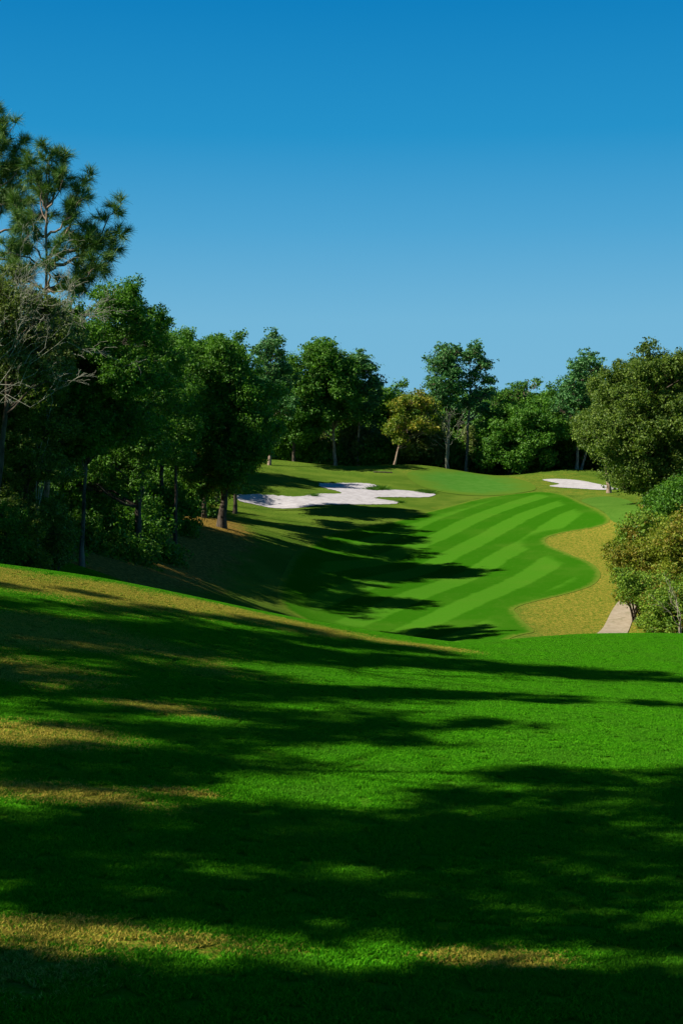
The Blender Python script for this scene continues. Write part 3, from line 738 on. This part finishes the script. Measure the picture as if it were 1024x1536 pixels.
# ------------------------------------------------------------------ right-hand side
tree('oak_tree', 'huge spreading oak at the right edge, olive leaves and a dark short trunk', 'tree', 146, 972,
     [(950,555,30),(985,548,30),(1015,560,34),(930,580,30),(970,600,40),(1010,620,44),(920,620,34),(950,650,40),(1000,670,40),(915,665,28),(940,690,34),(980,705,32),(1050,600,50),(1060,670,45),(905,640,20),(960,722,20),(1020,700,24),(1000,735,26),(885,640,16),(1030,740,34)],
     .21, L_oak, B_oak, dens=.95, tr=.42, seed=80)
tree('oak_tree', 'slender oak behind the big spreading oak, its bare trunk beside the right bunker', 'tree', 172, 913,
     [(905,610,22),(880,630,22),(915,650,24),(890,660,20),(900,585,16),(870,645,12)], .22, L_oak, B_pine, dens=.9, tr=.26, seed=81)
GB = 'shrubs along the right edge'
def shrub(label, d, bx, lobes, seed, mat, leaf=.13, dens=.7, kind='bush', name='shrub', group=GB, thick=1.0):
    return tree(name, label, 'shrub', d, bx, lobes, leaf, mat, B_oak, kind=kind, dens=dens, tr=.22, group=group, seed=seed, twigs=False, thick=thick)
shrub('dark green shrub under the big oak, uppermost at the right edge', 122, 1010, [(985,755,20),(1010,745,26),(1035,735,30),(975,775,16),(1020,770,26),(1000,735,14)], 82, L_dark, .15)
shrub('dark olive shrub jutting out left just above the golden ones', 108, 955, [(945,795,18),(960,780,18),(980,790,22),(935,812,14),(965,810,22)], 83, L_bush, .14)
shrub('golden-tipped shrub reaching farthest left over the rough', 100, 950, [(925,825,18),(945,835,24),(970,830,26),(930,850,16),(960,855,26),(985,850,26)], 84, L_gold, .13)
shrub('tall golden shrub at the right edge behind the green bush by the path', 97, 1010, [(1000,800,26),(1020,830,32),(1000,860,28),(1040,790,34),(1045,860,34),(1010,890,26)], 85, L_gold, .13)
shrub('bright green rounded bush just above the top of the path', 90, 955, [(935,865,16),(950,880,20),(935,890,14),(965,895,18),(975,875,20)], 86, L_bush, .12)
shrub('large green and yellow shrub at the right edge, beside the path', 86, 1000, [(985,905,26),(1010,900,30),(1000,930,26),(975,935,20),(1030,930,30),(1045,890,34),(985,955,18),(1015,955,22)], 87, L_bush, .12, thick=.9)
bare_tree('bare_shrub', 'thin grey dead twigs sticking out of the large shrub by the path', 80, 1020,
     [(1020,935,1000,885,0),(1020,930,1008,880,.3),(1022,940,990,905,-.2)], 88, B_pale, tr=.035, levels=1, cat='shrub', spread=.3)

# ------------------------------------------------------------------ undergrowth and the wood beyond, from copies
def dup(root, loc, rz, sc, label, group):
    c = root.copy(); COL.objects.link(c); c.location = loc; c.rotation_euler = (0, 0, rz); c.scale = (sc, sc, sc) if not isinstance(sc, tuple) else sc
    c['label'] = label; c['group'] = group
    for ch in list(root.children):
        k = ch.copy(); COL.objects.link(k); k.parent = c
    return c
rgp = random.Random(4)
GU = 'bushes along the foot of the trees behind the green'
protos = []
for k, (m, px) in enumerate([(L_mid, 420), (L_dark, 560), (L_sage, 700)]):
    protos.append(tree('undergrowth_bush', 'x', 'bush', 212, px, [(px,672,20),(px-16,684,16),(px+17,682,17),(px+3,690,16)], .24, m, B_oak, kind='bush', dens=.8, tr=.15, group=GU, seed=90+k))
LB = {}
spots = [(400,214),(430,212),(458,216),(488,212),(515,216),(545,213),(572,212),(600,213),(628,210),(655,213),(690,214),(715,213),(745,216),(790,216),(822,214),(850,217),(890,212),(925,212),(960,205),(1000,205),(370,212),(340,214)]
near = ['far left, half behind the lone oak', 'left of the leaning dark trunk', 'right of the leaning dark trunk', 'left of the straight light-brown trunk', 'right of the straight light-brown trunk',
 'right of the feathery pine trunk', 'left of the yellow tree trunk', 'just behind the yellow tree trunk', 'between the yellow tree and the tall pair of pines', 'left of the trunk with the bare grey tree',
 'between the trunks of the tall pair', 'right of the tall pair of pines', 'left part of the foot of the dense round tree', 'right part of the foot of the dense round tree', 'right of the dense round tree',
 'left of the two pale trunks on the mound', 'right of the two pale trunks on the mound', 'beside the slender oak trunk', 'behind the trunk of the big oak', 'at the right edge behind the big oak', 'hidden behind the crown of the lone oak', 'deep behind the lone oak, leftmost of all']
for k, ((px, d), nm) in enumerate(zip(spots, near)):
    p = protos[k % 3]; x = at(px, 700, d).x; lab = 'low leafy bush behind the green, ' + nm
    loc = (x, d, h1(x, d) - .1); sc = (rgp.uniform(1.0, 1.5), rgp.uniform(.8, 1.2), rgp.uniform(.9, 1.5))
    if k < 3: p.location = loc; p.rotation_euler = (0, 0, rgp.uniform(0, 6)); p.scale = sc; p['label'] = lab
    else: dup(p, loc, rgp.uniform(0, 6.28), sc, lab, GU)
GF = 'trees of the wood farthest back'
pf = []
for k, (m, px) in enumerate([(L_mid, 430), (L_dark, 590), (L_pine, 820)]):
    pf.append(tree('forest_tree', 'x', 'tree', 236, px, [(px,596,20),(px-20,615,22),(px+20,612,24),(px-5,635,26),(px-26,650,20),(px+26,650,22),(px,668,22)], .30, m, B_oak, kind='oak', dens=.8, tr=.25, group=GF, seed=95+k, twigs=False))
fs = [(385,236,1.0),(425,240,1.05),(470,236,1.0),(515,240,1.1),(560,236,1.0),(605,241,.95),(640,236,.95),(690,238,1.0),(735,236,1.05),(775,242,1.0),(815,236,1.0),(850,240,1.08),(890,236,1.1),(930,236,1.1),(975,236,1.15),(1020,238,1.2),
      (1070,232,1.2),(1130,220,1.2),(345,236,1.1),(305,232,1.1),(260,226,1.2),(215,220,1.2),(170,215,1.2)]
fl = ['behind the thin-crowned pine','behind the dark leaning trunk','behind the tall broad crown','between the broad tree and the feathery pine','in the dip right of the feathery pine','behind the yellow tree','right of the yellow tree','behind the tall pair of pines','right of the tall pair of pines',
      'behind the dense round tree','in the dip right of the dense round tree','behind the layered pine','right of the layered pine','behind the left half of the big oak','behind the middle of the big oak','behind the right of the big oak','just beyond the right edge of the photo','farther beyond the right edge of the photo',
      'behind the ragged-topped tree','behind the lone oak','behind the domed oak','behind the dim gap in the wood','leftmost, deep behind the wood']
for k, ((px, d, sc), nm) in enumerate(zip(fs, fl)):
    p = pf[k % 3]; x = at(px, 700, d).x; lab = 'distant tree of the back row, ' + nm; loc = (x, d, h1(x, d) - .1); sc *= rgp.uniform(.92, 1.06)
    if k < 3: p.location = loc; p.scale = (sc,) * 3; p['label'] = lab
    else: dup(p, loc, rgp.uniform(0, 6.28), sc, lab, GF)

for k, (px, d, sc, nm) in enumerate([(20,70,1.0,'at the left edge'),(75,78,1.0,'behind the sapling with yellowish leaves'),(150,104,1.3,'just right of the slender pale trunk'),(195,118,1.2,'under the round-topped dark oak'),(100,92,1.3,'just left of the slender pale trunk'),
        (235,150,1.2,'left of the gap where sunlit grass shows'),(180,140,1.6,'far back behind the round-topped oak'),(60,110,1.6,'far back at the left'),(130,140,1.8,'far back, behind the slender pale trunk'),(-30,64,1.2,'cut off by the left edge'),(120,76,1.1,'at the foot of the slender pale trunk'),(165,88,1.2,'between the slender pale trunk and the next dark one'),(215,102,1.2,'beside the dark trunk of the round-topped oak'),(250,124,1.3,'behind the slim dark oak'),(140,120,1.9,'in the depth of the wood'),(205,135,1.8,'in the depth of the wood, nearer the gap')]):
    x = at(px, 700, d).x; loc = (x, d, h1(x, d) - .1); lab = 'shaded bush under the left wood, ' + nm
    if k == 0:
        pn = tree('undergrowth_bush', lab, 'bush', 90, px, [(px,760,44),(px-34,784,36),(px+36,780,38),(px+6,796,34),(px-10,740,26)], .1, L_dark, B_oak, kind='bush', dens=.7, tr=.15, group='shaded bushes under the left wood', seed=98)
        pn.location = loc
    else: dup(pn, loc, rgp.uniform(0, 6.28), (sc * 1.1, sc, sc * 1.15), lab, 'shaded bushes under the left wood')

# ------------------------------------------------------------------ trees to the left of the camera whose shade lies on the near slope
KX, KY = -TOSUN.x / TOSUN.z, -TOSUN.y / TOSUN.z
BANDS = [  # photo line of the shadow [(px, py)...], height of the boughs, radius, spacing, leafiness
 ([(-900,1575),(1200,1585)], 10, .9, .8, 1.0), ([(-900,1525),(1200,1535)], 10, .8, .8, 1.0), ([(-900,1485),(1200,1500)], 10.5, .75, .8, 1.0), ([(250,1466),(1200,1478)], 11, .4, .9, 1.0),
 ([(-700,1352),(250,1356),(1100,1402)], 11, .32, 1.0, 1.0), ([(300,1378),(560,1392),(1150,1425)], 11, .42, .8, 1.0), ([(520,1410),(1150,1400)], 11, .3, 1.0, 1.0), ([(-500,1322),(1100,1368)], 11.5, .5, 1.0, 1.0), ([(-500,1290),(1100,1330)], 12, .65, .9, 1.0), ([(-500,1262),(700,1275)], 12.5, .75, .9, 1.0), ([(700,1275),(1150,1270)], 12.5, .5, 1.1, 1.0), ([(-500,1234),(1100,1250)], 13, .7, 1.0, 1.0), ([(150,1222),(1100,1222)], 13, .6, .9, 1.0),
 ([(640,1302),(1300,1292)], 12.5, .6, .9, 1.0), ([(450,1345),(1300,1350)], 12, .5, .9, 1.0), ([(300,1510),(1300,1540)], 10.5, .9, .8, 1.0), ([(-900,1545),(1300,1560)], 10.5, .9, .8, 1.0), ([(-900,1440),(200,1448)], 10.5, .5, .9, 1.0),
 ([(800,1170),(1300,1165)], 13, .75, 1.0, 1.0), ([(720,1200),(1300,1190)], 13, .65, .9, 1.0),
 ([(-700,1168),(300,1168)], 13, .75, 1.0, 1.0), ([(-700,1140),(400,1142)], 13.5, .75, 1.0, 1.0),
 ([(180,1096),(820,1084)], 14, .7, 1.0, 1.0), ([(-200,1064),(560,1072)], 14, .55, 1.0, .8), ([(300,1116),(600,1108)], 14, .6, 1.1, .9),
 ([(-600,1045),(300,1038),(640,1040)], 15, .95, 1.1, 1.0), ([(300,1030),(700,1040),(1024,1056)], 15, .5, 1.1, .9), ([(-500,1018),(150,1015),(400,1010)], 15, .9, 1.1, 1.0),
 ([(-500,985),(200,980),(640,990),(1024,1014)], 16, .8, 1.0, 1.0), ([(-500,960),(150,958),(480,972)], 16.5, 1.0, 1.1, 1.0), ([(-400,935),(60,932),(350,952),(640,975)], 17, 1.0, 1.1, 1.0),
 ([(560,992),(1150,1024)], 16, .65, 1.0, 1.0), ([(500,1036),(1150,1064)], 15, .6, 1.0, 1.0),
 ([(-300,905),(100,908),(300,927),(500,952)], 17, .8, 1.3, .8), ([(-300,882),(60,882),(160,892)], 17, .5, 1.5, .6)]
rb = np.random.default_rng(77); LB_ = []
for pl, Hh, r, spc, dn in BANDS:
    g = drop(pl, 3, 60); 
    seg = np.r_[0, np.cumsum(np.linalg.norm(np.diff(g, axis=0), axis=1))]
    for t in np.arange(0, seg[-1], spc * 1.25):
        x = np.interp(t, seg, g[:, 0]); y = np.interp(t, seg, g[:, 1])
        hh = Hh + rb.normal(0, 1.0); x += rb.normal(0, .3); y += rb.normal(0, .10)
        rr = r * rb.uniform(.7, 1.2)
        LB_.append((x - KX * hh, y - KY * hh, h1(x, y) + hh, rr, dn))
LB_ = np.array(LB_)
bad = LB_[:, 0] + LB_[:, 3] * 1.6 > -.262 * np.maximum(LB_[:, 1], 0)
print('boughs', len(LB_), 'in frame', bad.sum())
LB_ = LB_[~bad]
ORD = ['first','second','third','fourth','fifth','sixth','seventh','eighth','ninth','tenth','eleventh']
K = 11; cen = LB_[rb.choice(len(LB_), K, replace=False), :2]
for _ in range(25):
    lab = np.argmin(((LB_[:, None, :2] - cen[None]) ** 2).sum(-1), 1)
    cen = np.array([LB_[lab == k, :2].mean(0) if (lab == k).any() else cen[k] for k in range(K)])
ordr = np.argsort(cen[:, 1]); cen = cen[ordr]; lab = np.argmin(((LB_[:, None, :2] - cen[None]) ** 2).sum(-1), 1)
for k in range(K):
    q = LB_[lab == k]
    if not len(q): continue
    rg = np.random.default_rng(300 + k)
    bx_, by_ = cen[k][0] - .6, cen[k][1]; base = np.array([bx_, by_, h1(bx_, by_) - .05])
    root = empty('pine_tree', base)
    tag(root, 'tall pine beyond the left edge, %s, shading the near slope' % ORD[k], 'tree', 'pines left of the camera that shade the near slope')
    L3 = [tuple(v[:4]) for v in q]
    crown, cl = crown_mesh('crown', rg, L3, .08, .85, L_pine, root, 'oak', base)
    acc = Acc(); ttop = np.array([bx_, by_, q[:, 2].max() + .5]); n = 12
    tp = curve(base, ttop, rg, 0, n, .03); V, f = tube(tp - base, .13 * (1 - .85 * np.linspace(0, 1, n)), 8); acc.add(V, f)
    for v in q[::2]:
        c = v[:3]; zf = np.clip((c[2] - base[2] - .3 * np.linalg.norm(c[:2] - base[:2])) / (ttop[2] - base[2]), .3, .95); st = tp[int(zf * (n - 1))]
        V, f = tube(curve(st, c, rg, .05, 6, .2) - base, np.linspace(.035, .012, 6), 5); acc.add(V, f)
    acc.build('trunk', B_pine, root)

# ------------------------------------------------------------------ grass blades of the near slope
def make_blade_mat():
    t = NT('grass_blade')
    k = t.attr('tint')
    g = t.mix(k, (0.018, 0.160, 0.002), (0.110, 0.400, 0.008))
    g = t.mix(t.math('MULTIPLY', t.ramp(t.noise(1.2, 4, .6), .4, .7), .5), g, (0.06, 0.20, 0.010))
    d = t.mix(k, (0.15, 0.18, 0.015), (0.58, 0.44, 0.075))
    mk = t.ramp(t.math('ADD', dry_mask(t), t.math('MULTIPLY', t.math('SUBTRACT', t.attr('tint'), .5), 1.1)), .42, .62)
    g = t.mix(t.math('MULTIPLY', mk, t.ramp(dry_mask(t), .02, .25)), g, d)
    return t.bsdf(g, .8, None, .03, .25, g)
M_blade = make_blade_mat()
rg = np.random.default_rng(9)
PS, NB = .6, 3000
c = np.c_[rg.uniform(-PS/2, PS/2, (NB, 2)), np.zeros(NB)]
a = rg.uniform(0, 6.283, NB); sd_ = np.c_[np.cos(a), np.sin(a), np.zeros(NB)]
ln = np.c_[rg.normal(0, .55, (NB, 2)), np.ones(NB)]; hh = rg.uniform(.018, .040, NB)[:, None]; wd = rg.uniform(.0028, .0058, NB)[:, None]
mid = c + ln * hh * .55; tip = mid + (ln + np.c_[rg.normal(0, .5, (NB, 2)), -.3 * np.ones(NB)]) * hh * .5
V = np.stack([c - sd_ * wd, c + sd_ * wd, mid + sd_ * wd * .9, mid - sd_ * wd * .9, tip - sd_ * wd * .25, tip + sd_ * wd * .25], 1).reshape(-1, 3)
b0 = np.arange(NB)[:, None] * 6
Fq = np.stack([np.c_[b0, b0+1, b0+2, b0+3], np.c_[b0+3, b0+2, b0+5, b0+4]], 1).reshape(-1)
gx, gy = np.meshgrid(np.arange(-20, 20, PS * .95), np.arange(4.5, 62, PS * .95)); gx, gy = gx.ravel(), gy.ravel()
k = np.abs(gx) < .275 * gy + 3.2; gx, gy = gx[k], gy[k]
gx = gx + rg.uniform(-.08, .08, len(gx)); gy = gy + rg.uniform(-.08, .08, len(gy)); gz = H(gx, gy) + .002
sxx = (H(gx + .4, gy) - H(gx - .4, gy)) / .8; syy = (H(gx, gy + .4) - H(gx, gy - .4)) / .8
patch = pmesh('blade_tuft', V, Fq, 4, M_blade, None, False, {'tint': np.repeat(np.clip(rg.normal(.42, .33, NB), 0, 1), 6)})
gm = bpy.data.meshes.new('grass'); gm.from_pydata([tuple(v) for v in np.c_[gx, gy, gz]], [], [])
rot = gm.attributes.new('rot', 'FLOAT_VECTOR', 'POINT')
rv = []
for x_, y_ in zip(sxx, syy):
    n_ = Vector((-x_, -y_, 1)).normalized(); q_ = Vector((0, 0, 1)).rotation_difference(n_) @ Matrix.Rotation(rgp.uniform(0, 6.28), 3, 'Z').to_quaternion()
    rv += list(q_.to_euler())
rot.data.foreach_set('vector', rv)
gm.materials.append(M_blade)
grass = bpy.data.objects.new('grass', gm); COL.objects.link(grass)
tag(grass, 'short green grass with dry golden patches on the near slope', 'grass', kind='stuff')
patch.parent = grass; patch.location = (gx[0], gy[0], gz[0]); patch['kind'] = 'stuff'
ng = bpy.data.node_groups.new('scatter_blades', 'GeometryNodeTree')
ng.interface.new_socket('Geometry', in_out='INPUT', socket_type='NodeSocketGeometry'); ng.interface.new_socket('Geometry', in_out='OUTPUT', socket_type='NodeSocketGeometry')
gi = ng.nodes.new('NodeGroupInput'); go = ng.nodes.new('NodeGroupOutput'); m2p = ng.nodes.new('GeometryNodeMeshToPoints'); iop = ng.nodes.new('GeometryNodeInstanceOnPoints')
oi = ng.nodes.new('GeometryNodeObjectInfo'); oi.inputs[0].default_value = patch; oi.transform_space = 'ORIGINAL'
na = ng.nodes.new('GeometryNodeInputNamedAttribute'); na.data_type = 'FLOAT_VECTOR'; na.inputs[0].default_value = 'rot'
ng.links.new(gi.outputs[0], m2p.inputs[0]); ng.links.new(m2p.outputs[0], iop.inputs['Points']); ng.links.new(oi.outputs['Geometry'], iop.inputs['Instance'])
ng.links.new(na.outputs['Attribute'], iop.inputs['Rotation']); ng.links.new(iop.outputs[0], go.inputs[0])
md = grass.modifiers.new('scatter', 'NODES'); md.node_group = ng

tot = sum(len(o.data.polygons) for o in bpy.data.objects if o.type == 'MESH')
print('faces', tot)
for o in bpy.data.objects:
    if o.get('label') and len(o['label'].replace('-', ' ').split()) > 16:
        w_ = o['label'].split(); print('LONG', o['label'])

# ------------------------------------------------------------------ small things near the far bunker
def tuft_thing(px, py, sc, label, first=[None]):
    x, y = drop([(px, py)], 120)[0]; loc = (x, y, h1(x, y))
    if first[0] is None:
        rg = np.random.default_rng(5); n = 260; c = np.c_[rg.normal(0, .22, (n, 2)), np.zeros(n)]
        ln = np.c_[c[:, :2] * 1.6 + rg.normal(0, .35, (n, 2)), np.ones(n)]; hh = rg.uniform(.15, .42, n)[:, None]
        a = rg.uniform(0, 6.28, n); sd_ = np.c_[np.cos(a), np.sin(a), np.zeros(n)] * .022; tp = c + ln * hh
        V = np.stack([c - sd_, c + sd_, tp + sd_ * .3, tp - sd_ * .3], 1).reshape(-1, 3)
        o = pmesh('grass_tuft', V, np.arange(len(V)), 4, L_dark, None, False, {'tint': np.repeat(rg.uniform(0, .8, n), 4)}); first[0] = o
    else:
        o = first[0].copy(); COL.objects.link(o)
    o.location = loc; o.scale = (sc * 1.5, sc, sc); o.rotation_euler = (0, 0, rgp.uniform(0, .6))
    tag(o, label, 'grass tuft', 'dark grass tufts on the rim of the big bunker')
for px, py, sc_, nm in [(556,735,1.1,'nearest the notch in its far edge'),(566,734,1.5,'largest, right of the notch in its far edge'),(577,735,.9,'third from the notch in its far edge'),(632,738,1.1,'left of two by its right tip'),(642,740,1.3,'right of two by its right tip'),
        (600,754,.7,'at the tip of the lower arm'),(498,725,.6,'at the left of the upper arm'),(470,744,.9,'in the middle, on the grass tongue')]:
    tuft_thing(px, py, sc_, 'dark grass tuft on the bunker rim, ' + nm)
x, y = drop([(574, 709)], 150)[0]
rg = np.random.default_rng(3)
acc = Acc(); xs_ = np.linspace(-1.35, 1.35, 9); zz = H(x + xs_, np.full(9, y)) - h1(x, y)
V, f = tube(np.c_[xs_, rg.normal(0, .03, 9), zz + .07], .10 * (1 - .25 * np.abs(xs_) / 1.35), 8); acc.add(V, f)
lip_strip = acc.build('log', B_oak, None); lip_strip.location = (x, y, h1(x, y)); tag(lip_strip, 'dark strip put in for a shadowed bunker lip, left of the putting green', 'log')  # made-up log shape standing in for a bunker's shadowed lip
for k, dx in enumerate((.35, 1.15)):
    acc = Acc(); V, f = tube(np.array([(0, 0, 0), (.01, 0, .25), (0, 0, .5), (0, 0, .52)]), [.022, .022, .02, .004], 6); acc.add(V, f)
    st = acc.build('marker_stake', B_oak, None); st.location = (x + dx, y + .3, h1(x + dx, y + .3) - .03)
    tag(st, 'short thin stake behind the dark strip, ' + ['near its middle', 'near its right end'][k], 'stake', 'stakes behind the dark strip')
